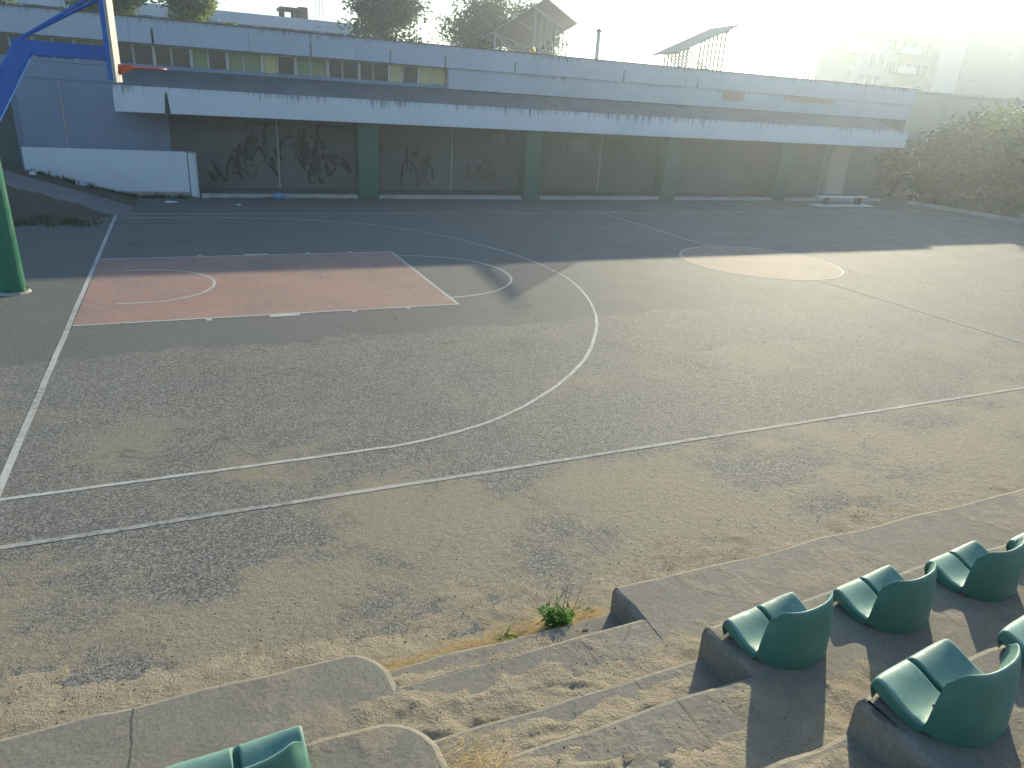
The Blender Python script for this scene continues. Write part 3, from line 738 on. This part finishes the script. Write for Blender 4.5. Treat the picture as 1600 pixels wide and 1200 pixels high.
MB().box((14.62, 13.97, 5.142), (15.28, 14.53, 5.17)).build('lid', MAT['box'], rb)
vt = empty('roof_vent', (27.6, 13.2, 4.6), label='three short vent stubs near the far end of the roof', cat='vent')
for i in range(3): MB().tube([(27.4+i*.25, 13.2, 4.6), (27.4+i*.25, 13.2, 5.32)], .04, 8).build('stub', MAT['steel'], vt)

# ------------------------------------------------------------------ buildings behind
def windows_grid(root, face, u0, u1, z0, z1, nu, nz, pos, mat, ww=.6, hh=.55, sub='pane'):
    for i in range(nu):
        for j in range(nz):
            cu = u0+(u1-u0)*(i+.5)/nu; cz = z0+(z1-z0)*(j+.5)/nz; du = (u1-u0)/nu*ww/2; dz = (z1-z0)/nz*hh/2
            if face == 'y':
                w_ = MB().box((cu-du, pos-.08, cz-dz), (cu+du, pos-.004, cz+dz)).build('window', MAT['tower4'], root)
                MB().box((cu-du+.08, pos-.10, cz-dz+.08), (cu+du-.08, pos-.084, cz+dz-.08)).build(sub, MAT[mat], w_)
            else:
                w_ = MB().box((pos-.08, cu-du, cz-dz), (pos-.004, cu+du, cz+dz)).build('window', MAT['tower3'], root)
                MB().box((pos-.10, cu-du+.08, cz-dz+.08), (pos-.084, cu+du-.08, cz+dz-.08)).build(sub, MAT[mat], w_)

b2 = empty('rear_school_wing', (2, 44, 0), label='pale blue white flat roofed wing behind the school roof at left', cat='building')
MB().box((-14, 40.8, 0), (13.0, 48, 6.9)).build('wall', MAT['farwhite'], b2)
MB().box((-14.3, 40.0, 6.88), (13.2, 48.3, 7.55)).build('roof_band', MAT['farwhite'], b2)
for cx in (-10, -6, -2, 1.1, 4.0, 6.9, 9.4, 11.0, 12.6):
    MB().box((cx-.22, 40.1, 0), (cx+.22, 40.78, 6.877)).build('column', MAT['farwhite'], b2)
for a, b in ((-9.7, -6.3), (-5.7, -2.3), (-1.7, .8), (1.4, 3.7), (4.3, 6.6), (7.2, 9.1), (9.7, 10.7), (11.3, 12.3)):
    wd = MB().box((a, 40.72, 5.2), (b, 40.795, 6.8)).build('window', MAT['frame'], b2)
    MB().box((a+.08, 40.70, 5.28), ((a+b)/2-.03, 40.716, 6.72)).build('pane', MAT['farglass'], wd)
    MB().box(((a+b)/2+.03, 40.70, 5.28), (b-.08, 40.716, 6.72)).build('pane', MAT['farglass'], wd)
ph = empty('roof_pavilion', (9.4, 42, 7.55), label='small brown open structure with chimney block on the rear roof', cat='roof structure')
for px, py in ((8.75, 41.5), (8.75, 43), (9.55, 41.5), (9.55, 43)): MB().box((px-.09, py-.09, 7.55), (px+.09, py+.09, 8.1)).build('post', MAT['brown'], ph)
MB().box((8.55, 41.3, 8.103), (9.75, 43.2, 8.26)).build('slab', MAT['brown'], ph)
MB().box((9.77, 41.4, 7.55), (10.35, 43, 8.36)).build('block', MAT['brown'], ph)
for px, h in ((10.9, 9.6), (11.15, 9.2), (11.35, 8.9)):
    an = MB().tube([(px, 41.5, 7.55), (px, 41.5, h)], .025, 5).build('roof_antenna', MAT['steel'], cat='antenna', group='antenna masts on the rear roof', label=['tallest', 'middle', 'shortest'][[9.6, 9.2, 8.9].index(h)] + ' of three thin antenna masts on the rear roof')

def tower(name, label, x0, x1, y0, y1, h, mat, nu, nz, face='y', wmat='farglass', z0=3):
    root = empty(name, ((x0+x1)/2, (y0+y1)/2, 0), label=label, cat='building')
    MB().box((x0, y0, 0), (x1, y1, h)).build('wall', MAT[mat], root)
    if nu: windows_grid(root, 'y', x0+.3, x1-.3, z0, h-.5, nu, nz, y0, wmat)
    MB().box((x0-.15, y0-.15, h+.004), (x1+.15, y1+.15, h+.45)).build('roof', MAT['tower3'], root)
    return root
tower('apartment_block', 'small bluish block far behind the big tree', 24.3, 25.6, 90, 96, 11.3, 'farwhite', 2, 3)
tower('apartment_block', 'pair of pale far blocks between the two trees, lower one', 40.6, 43.0, 95, 100, 11.0, 'farwhite', 2, 3)
tower('apartment_block', 'taller narrow far block between the two trees', 43.2, 44.8, 96, 102, 12.8, 'tower3', 1, 4)
# cream tower with balconies
t1 = tower('apartment_tower', 'hazy cream apartment tower with balconies rising past the photo top', 96.2, 107.2, 70, 82, 25.2, 'tower1', 6, 8, z0=1)
for j in range(7):
    z = 8.0 + j*2.55
    bl = MB().box((94.9, 70.1, z), (96.18, 75, z+.2)).build('balcony', MAT['tower1'], t1)
    MB().box((94.92, 70.12, z+.203), (95.0, 75, z+1.0)).build('rail', MAT['steel'], bl)
    bl = MB().box((99.0, 68.9, z), (103, 69.85, z+.2)).build('balcony', MAT['tower1'], t1)
    MB().box((99.0, 68.92, z+.203), (103, 69.0, z+1.0)).build('rail', MAT['steel'], bl)
t2 = empty('apartment_tower', (122, 76, 0), label='big plain grey tower wall with white corner strip at the top right', cat='building')
MB().box((113.0, 69.5, 0), (160, 86, 25)).build('wall', MAT['tower2'], t2)
MB().box((107.6, 69.4, 0), (112.99, 86, 25.2)).build('corner_strip', MAT['tower3'], t2)
for cx, cz in ((118.2, 19.0), (116.5, 10.6), (124, 15)):
    w_ = MB().box((cx-.55, 69.42, cz-.4), (cx+.55, 69.495, cz+.4)).build('window', MAT['tower3'], t2)
    MB().box((cx-.47, 69.40, cz-.32), (cx+.47, 69.416, cz+.32)).build('pane', MAT['farglass'], w_)
t3 = tower('apartment_block', 'pale greenish block at the foot of the cream tower', 91.1, 96.6, 69, 69.8, 14.0, 'tower4', 3, 4, z0=2)
lw = empty('low_annex', (40, 15, 0), label='low sandy coloured wall of an annex beyond the canopy end', cat='building')
MB().box((33.66, 12.7, 0), (48, 17, 4.80)).build('wall', MAT['lowwall'], lw)
MB().box((33.64, 12.6, 4.803), (48.1, 17.1, 4.92)).build('coping', MAT['kerb'], lw)

# ------------------------------------------------------------------ trees and plants
def leaves(m, c, rad, n, size, rnd, clumps=26, flat=1.0):
    cl = []
    for _ in range(clumps):
        while True:
            q = Vector((rnd.uniform(-1, 1), rnd.uniform(-1, 1), rnd.uniform(-1, 1)))
            if q.length < 1: break
        q = q*(.55 + .45*rnd.random())
        cl.append((Vector((q.x*rad[0], q.y*rad[1], q.z*rad[2])), rnd.uniform(.24, .46)*min(rad)))
    for i in range(n):
        o_, r_ = cl[rnd.randrange(len(cl))]
        g = Vector((rnd.gauss(0, 1), rnd.gauss(0, 1), rnd.gauss(0, .8)))*r_*.62
        q = Vector(c) + o_ + g
        a = Vector((rnd.gauss(0, 1), rnd.gauss(0, 1), rnd.gauss(0, .6))).normalized(); b = a.cross(Vector((rnd.gauss(0, 1), rnd.gauss(0, 1), rnd.gauss(0, 1)))).normalized()
        s = size*rnd.uniform(.6, 1.35)
        n0 = len(m.v)
        m.v += [tuple(q - a*s), tuple(q + b*s*.42), tuple(q + a*s), tuple(q - b*s*.42)]
        m.f.append((n0, n0+1, n0+2, n0+3))
    return cl

def raw_build(m, name, mat, parent):
    me = bpy.data.meshes.new(name); me.from_pydata(m.v, [], m.f); me.materials.append(mat)
    o = bpy.data.objects.new(name, me); C.objects.link(o); o.parent = parent
    o.matrix_parent_inverse = Matrix.Translation(-Vector(parent.location)); return o

def tree(base, ch, rad, n, size, mat, label, seed, name='leafy_tree', cat='tree', group=None, clumps=26):
    rnd = random.Random(seed)
    root = empty(name, base, label=label, cat=cat, group=group)
    c = Vector((base[0], base[1], ch)); m = MB()
    cl = leaves(m, c, rad, n, size, rnd, clumps)
    t = MB(); b = Vector(base); top = Vector((base[0]+rnd.uniform(-.2, .2), base[1], ch - rad[2]*.35))
    r0 = .05 + .055*rad[0]
    t.tube([b, b.lerp(top, .5) + Vector((rnd.uniform(-.12, .12), 0, 0)), top], [r0, r0*.75, r0*.5], 8)
    for o_, r_ in cl[:12]:
        e = c + o_; mid = top.lerp(e, .5) + Vector((0, 0, .12))
        t.tube([top, mid, e], [r0*.4, r0*.24, r0*.08], 5)
    t.build('trunk', MAT['bark'], root)
    raw_build(m, 'crown', MAT[mat], root)
    return root

tree((13.23, 32.20, 0), 7.63, (2.64, 2.40, 3.00), 11000, .14, 'leafA', 'tall full leafy tree behind the roof, left of centre', 21, clumps=34)
tree((19.59, 33.16, 0), 7.27, (2.52, 2.28, 2.52), 9500, .14, 'leafA', 'leafy tree behind the roof just left of the underside solar table', 22, clumps=30)
tree((24.03, 34.84, 0), 7.75, (1.80, 1.80, 2.76), 6000, .14, 'leafA', 'narrow leafy tree behind the underside solar table', 23, clumps=24)
tree((16.35, 35.08, 0), 4.87, (3.12, 1.44, 1.80), 5000, .15, 'leafA', 'low dark tree behind the roof between the two tall trees', 29, clumps=20)
tree((-1.05, 31.48, 0), 7.39, (1.80, 1.68, 1.80), 7000, .13, 'leafB', 'sunlit yellow green tree behind the backboard', 24)
tree((2.67, 31.72, 0), 7.39, (1.62, 1.56, 1.80), 7000, .13, 'leafB', 'sunlit green tree right of the backboard over the parapet', 25)
tree((-5.37, 31.72, 0), 7.27, (1.14, 1.20, 1.20), 1600, .12, 'leafB', 'green tree crown at the top left corner', 26)
tree((4.71, 30.16, 0), 5.89, (0.66, 0.60, 0.46), 700, .10, 'leafB', 'small bright shrub top just above the roof edge', 27, clumps=10)
# shrubs and trees along the right side
for i, (x, y, ch, rad, n, mt, lb) in enumerate([
    (33.7, 9.9, 2.0, (1.5, 1.5, 2.0), 7000, 'leafC', 'dense olive shrub at the far corner by the canopy end'),
    (34.2, 7.2, 2.1, (1.8, 1.8, 2.1), 8000, 'leafC', 'tall olive shrub in the right hedge, second from the corner'),
    (34.8, 4.2, 2.1, (2.0, 1.9, 2.1), 8000, 'leafC', 'largest olive tree in the right hedge at the photo edge'),
    (35.0, 0.8, 2.4, (1.9, 1.8, 2.4), 5000, 'leafC', 'olive shrub of the right hedge mostly outside the photo'),
    (33.4, 12.9, 1.5, (1.5, 1.3, 1.5), 5000, 'leafA', 'dark green shrub behind the bench under the canopy end'),
    (37.8, 10.6, 2.3, (2.4, 1.9, 2.1), 7000, 'leafC', 'olive tree behind the corner shrub beyond the canopy'),
    (39.5, 6.4, 2.5, (2.4, 2.2, 2.2), 6000, 'leafC', 'tall olive tree behind the hedge at the right photo edge')]):
    tree((x, y, 0), ch, rad, n, .15, mt, lb, 40+i, 'hedge_shrub', 'shrub', 'shrubs of the right hedge', 30)
for i, x in enumerate((62, 69, 76, 83, 90)):
    tree((x, 46 + (i % 2)*2, 0), 5.0, (4.4, 2.0, 2.2), 1800, .3, 'leafC', ['first', 'second', 'third', 'fourth', 'fifth'][i] + ' hazy far tree from the left over the sandy annex wall', 60+i, 'far_tree', 'tree', 'far trees over the annex', 22)

# green weed plant at the stair foot, small tufts, straw
def blades(m, c, n, h, spread, rnd, w=.004, lean=.5):
    for _ in range(n):
        an = rnd.uniform(0, 2*pi); r = spread*sqrt(rnd.random()); b = Vector((c[0]+r*cos(an), c[1]+r*sin(an), c[2]))
        d = Vector((cos(an)*lean*rnd.random(), sin(an)*lean*rnd.random(), 1)).normalized(); L = h*rnd.uniform(.5, 1.1)
        s = Vector((-sin(an), cos(an), 0))*w
        mid = b + d*L*.55; tip = b + d*L*.9 + Vector((cos(an), sin(an), 0))*L*.25*lean
        n0 = len(m.v); m.v += [tuple(b-s), tuple(b+s), tuple(mid+s*.8), tuple(mid-s*.8), tuple(tip)]
        m.f += [(n0, n0+1, n0+2, n0+3), (n0+3, n0+2, n0+4)]

def weed(loc, h, n, label, seed, sp=.07):
    rnd = random.Random(seed); root = empty('weed_plant', loc, label=label, cat='weed', group='green weeds at the stair foot')
    st = MB(); lf = MB()
    for i in range(n):
        an = rnd.uniform(0, 2*pi); le = rnd.uniform(.1, .75); L = h*rnd.uniform(.55, 1.1)
        d = Vector((cos(an)*le, sin(an)*le, 1)).normalized(); b = Vector(loc) + Vector((cos(an), sin(an), 0))*sp*.3*rnd.random()
        p1 = b + d*L*.5; p2 = b + d*L + Vector((0, 0, -.1*L*le))
        st.tube([b, p1, p2], [.0022, .0016, .0008], 4)
        for k in range(14):
            t = rnd.uniform(.2, 1.02); q = b.lerp(p1, t*2) if t < .5 else p1.lerp(p2, t*2-1)
            a = Vector((rnd.gauss(0, 1), rnd.gauss(0, 1), rnd.gauss(.2, .6))).normalized(); c_ = a.cross(Vector((rnd.gauss(0, 1), rnd.gauss(0, 1), rnd.gauss(0, 1)))).normalized()
            s = rnd.uniform(.012, .026); n0 = len(lf.v)
            lf.v += [tuple(q), tuple(q+a*s+c_*s*.35), tuple(q+a*s*2), tuple(q+a*s-c_*s*.35)]; lf.f.append((n0, n0+1, n0+2, n0+3))
    raw_build(st, 'stems', MAT['weed'], root); raw_build(lf, 'leaves', MAT['weed'], root)
weed((3.60, -10.12, .03), .21, 70, 'leafy green weed at the stair foot, the largest one', 5)
weed((3.26, -10.13, .02), .12, 9, 'small green weed left of the large one among straw', 6)
weed((2.74, -10.17, .03), .08, 8, 'tiny dark green weed at the left of the straw strip', 8)
weed((2.05, -10.10, .02), .13, 5, 'thin green sprig beside the rounded terrace corner', 9, .02)
# dry stalks above the weed
ds = MB(); rs = random.Random(4)
for i in range(5):
    b = Vector((3.62 + rs.uniform(-.05, .12), -10.12 + rs.uniform(-.02, .06), .01)); a = rs.uniform(-.5, .6)
    ds.tube([b, b + Vector((a*.12, .02, .17)), b + Vector((a*.22, .03, .36*rs.uniform(.7, 1)))], [.0025, .002, .001], 4)
    for k in range(3):
        q = b + Vector((a*.16, .03, .2 + .04*k)); ds.tube([q, q + Vector((rs.uniform(-.06, .06), rs.uniform(-.03, .03), .07))], [.0012, .0007], 3)
ds.build('dry_stalks', MAT['twig'], kind='stuff', label='dry brown stalks beside the large weed')
st = MB(); rs = random.Random(9)
def straw_at(x, y, z, L):
    an = rs.uniform(-.9, .9) + (pi if rs.random() < .5 else 0)
    b = Vector((x, y, z)); e = b + Vector((cos(an)*L, sin(an)*L*.7, rs.uniform(-.015, .05))); s = Vector((0, 0, .0016)); s2 = Vector((0, .0016, 0))
    n0 = len(st.v); st.v.extend([tuple(b-s-s2), tuple(b+s+s2), tuple(e+s*.4), tuple(e-s*.4)]); st.f.append((n0, n0+1, n0+2, n0+3))
for _ in range(5200):
    x = rs.uniform(2.38, 3.95); y = -10.20 + abs(rs.gauss(0, .075))*(1.5 if x > 3.2 else 1) + .02*sin(x*9)
    straw_at(x, y, .035 + rs.random()*.075*(1-min(1, (y+10.2)/.2)), rs.uniform(.03, .12))
for _ in range(420):
    straw_at(rs.gauss(2.50, .07), rs.gauss(-11.46, .06), .735 + rs.random()*.06, rs.uniform(.02, .06))
blades(st, (2.48, -11.46, .74), 16, .06, .08, rs, .0018, 1.3)
me = bpy.data.meshes.new('straw'); me.from_pydata(st.v, [], st.f); me.materials.append(MAT['straw'])
so = bpy.data.objects.new('straw', me); C.objects.link(so); tag(so, 'dry golden straw along the foot of the stair', kind='stuff')
# weeds along the white wall and the bank
wg = MB(); rs = random.Random(14)
for _ in range(70):
    x = rs.uniform(-2.3, 1.9); y = 10.82 - abs(rs.gauss(0, .07)); z = bank_z(x, y)
    blades(wg, (x, y, z-.01), 14, rs.uniform(.08, .24), .10, rs, .008, .8)
for _ in range(90):
    x = rs.uniform(-4.5, -.3); y = 5.9 - .1*x + rs.gauss(.25, .28); z = bank_z(x, y)
    blades(wg, (x, y, z-.01), 12, rs.uniform(.06, .22), .13, rs, .008, .9)
for _ in range(60):
    x = rs.uniform(2.3, 8); y = 10.78 - abs(rs.gauss(0, .04))
    blades(wg, (x, y, 0), 7, rs.uniform(.04, .09), .10, rs, .006, .9)
me = bpy.data.meshes.new('weeds'); me.from_pydata(wg.v, [], wg.f); me.materials.append(MAT['leafA'])
wo = bpy.data.objects.new('weeds', me); C.objects.link(wo); tag(wo, 'ragged weeds along the white wall and the bank', kind='stuff')

# ------------------------------------------------------------------ litter and stones
def lump(name, loc, r, mat, label, cat, seed, sq=(1, 1, .5), group=None):
    rnd = random.Random(seed); bm = bmesh.new(); bmesh.ops.create_icosphere(bm, subdivisions=2, radius=1)
    for v in bm.verts:
        k = 1 + .35*mnoise.noise(v.co*1.7 + Vector((seed, 0, 0))) + .15*mnoise.noise(v.co*4 + Vector((seed, 0, 0)))
        v.co = Vector((v.co.x*sq[0]*r*k, v.co.y*sq[1]*r*k, v.co.z*sq[2]*r*k + sq[2]*r*.8))
    me = bpy.data.meshes.new(name); bm.to_mesh(me); bm.free(); me.materials.append(MAT[mat])
    o = bpy.data.objects.new(name, me); C.objects.link(o); o.location = loc; return tag(o, label, cat, group)
lump('plastic_bag', (4.35, 10.55, 0), .17, 'bag', 'crumpled blue plastic bag by the arcade kerb', 'bag', 1, (1.3, .8, .7))
lump('paper_scrap', (1.25, 9.75, 0), .12, 'paper', 'white paper scrap on the asphalt before the white wall', 'litter', 2, (1.4, .7, .3))
lump('paper_scrap', (3.05, 9.3, 0), .06, 'paper', 'tiny white paper scrap out on the shaded asphalt', 'litter', 3, (1.2, .8, .4))
lump('paper_scrap', (-2.1, 10.3, bank_z(-2.1, 10.3)), .08, 'paper', 'white paper scrap on the bank at the wall end', 'litter', 6, (1.2, .8, .6))
lump('stone', (3.93, -9.98, .0), .035, 'stone', 'dark pebble on the sand by the terrace corner', 'stone', 4, (1.4, .8, .6))
lump('stone', (3.68, -10.33, .19), .016, 'stone', 'dark pebble on the lowest stair step', 'stone', 5, (1.4, .8, .6))
rk = random.Random(31)
gv = MB()
for _ in range(650):                                                # loose grit on the sand
    x = rk.uniform(-.3, 8); y = -10.15 + abs(rk.gauss(0, .55)); r = rk.uniform(.003, .009); z = .012
    n0 = len(gv.v); gv.v += [(x-r, y, z), (x, y-r*.8, z), (x+r, y, z), (x, y+r*.8, z), (x, y, z+r*1.1), (x, y, z-r)]
    gv.f += [(n0, n0+1, n0+4), (n0+1, n0+2, n0+4), (n0+2, n0+3, n0+4), (n0+3, n0, n0+4)]
for (ya, yb, z) in ((-10.5, -10.2, .195), (-11.05, -10.52, .385), (-11.4, -11.07, .565), (-11.95, -11.42, .745)):
    for _ in range(30):
        x = rk.uniform(2.4, 3.95); y = rk.uniform(ya, yb); r = rk.uniform(.003, .008)
        n0 = len(gv.v); gv.v += [(x-r, y, z), (x, y-r*.8, z), (x+r, y, z), (x, y+r*.8, z), (x, y, z+r*1.1)]
        gv.f += [(n0, n0+1, n0+4), (n0+1, n0+2, n0+4), (n0+2, n0+3, n0+4), (n0+3, n0, n0+4)]
me = bpy.data.meshes.new('grit'); me.from_pydata(gv.v, [], gv.f); me.materials.append(MAT['stone'])
go = bpy.data.objects.new('grit', me); C.objects.link(go); tag(go, 'loose grit scattered over the sand', kind='stuff')

# ------------------------------------------------------------------ haze in the low sun
hz = MB().box((-450, -450, -1), (550, 550, 27))  # air volume added to give the veiling glare towards the sun
ho = hz.build('haze', bpy.data.materials.new('glare_haze'), kind='stuff', label='evening haze added for the bright glare of the low sun')
hm = ho.data.materials[0]; hm.use_nodes = True; ht = hm.node_tree
for q in list(ht.nodes):
    if q.type == 'BSDF_PRINCIPLED': ht.nodes.remove(q)
pv = ht.nodes.new('ShaderNodeVolumePrincipled')
pv.inputs['Color'].default_value = (0.78, 0.89, 1.0, 1)
pv.inputs['Density'].default_value = 0.0023
pv.inputs['Anisotropy'].default_value = 0.71
ht.links.new(pv.outputs[0], [q for q in ht.nodes if q.type == 'OUTPUT_MATERIAL'][0].inputs['Volume'])
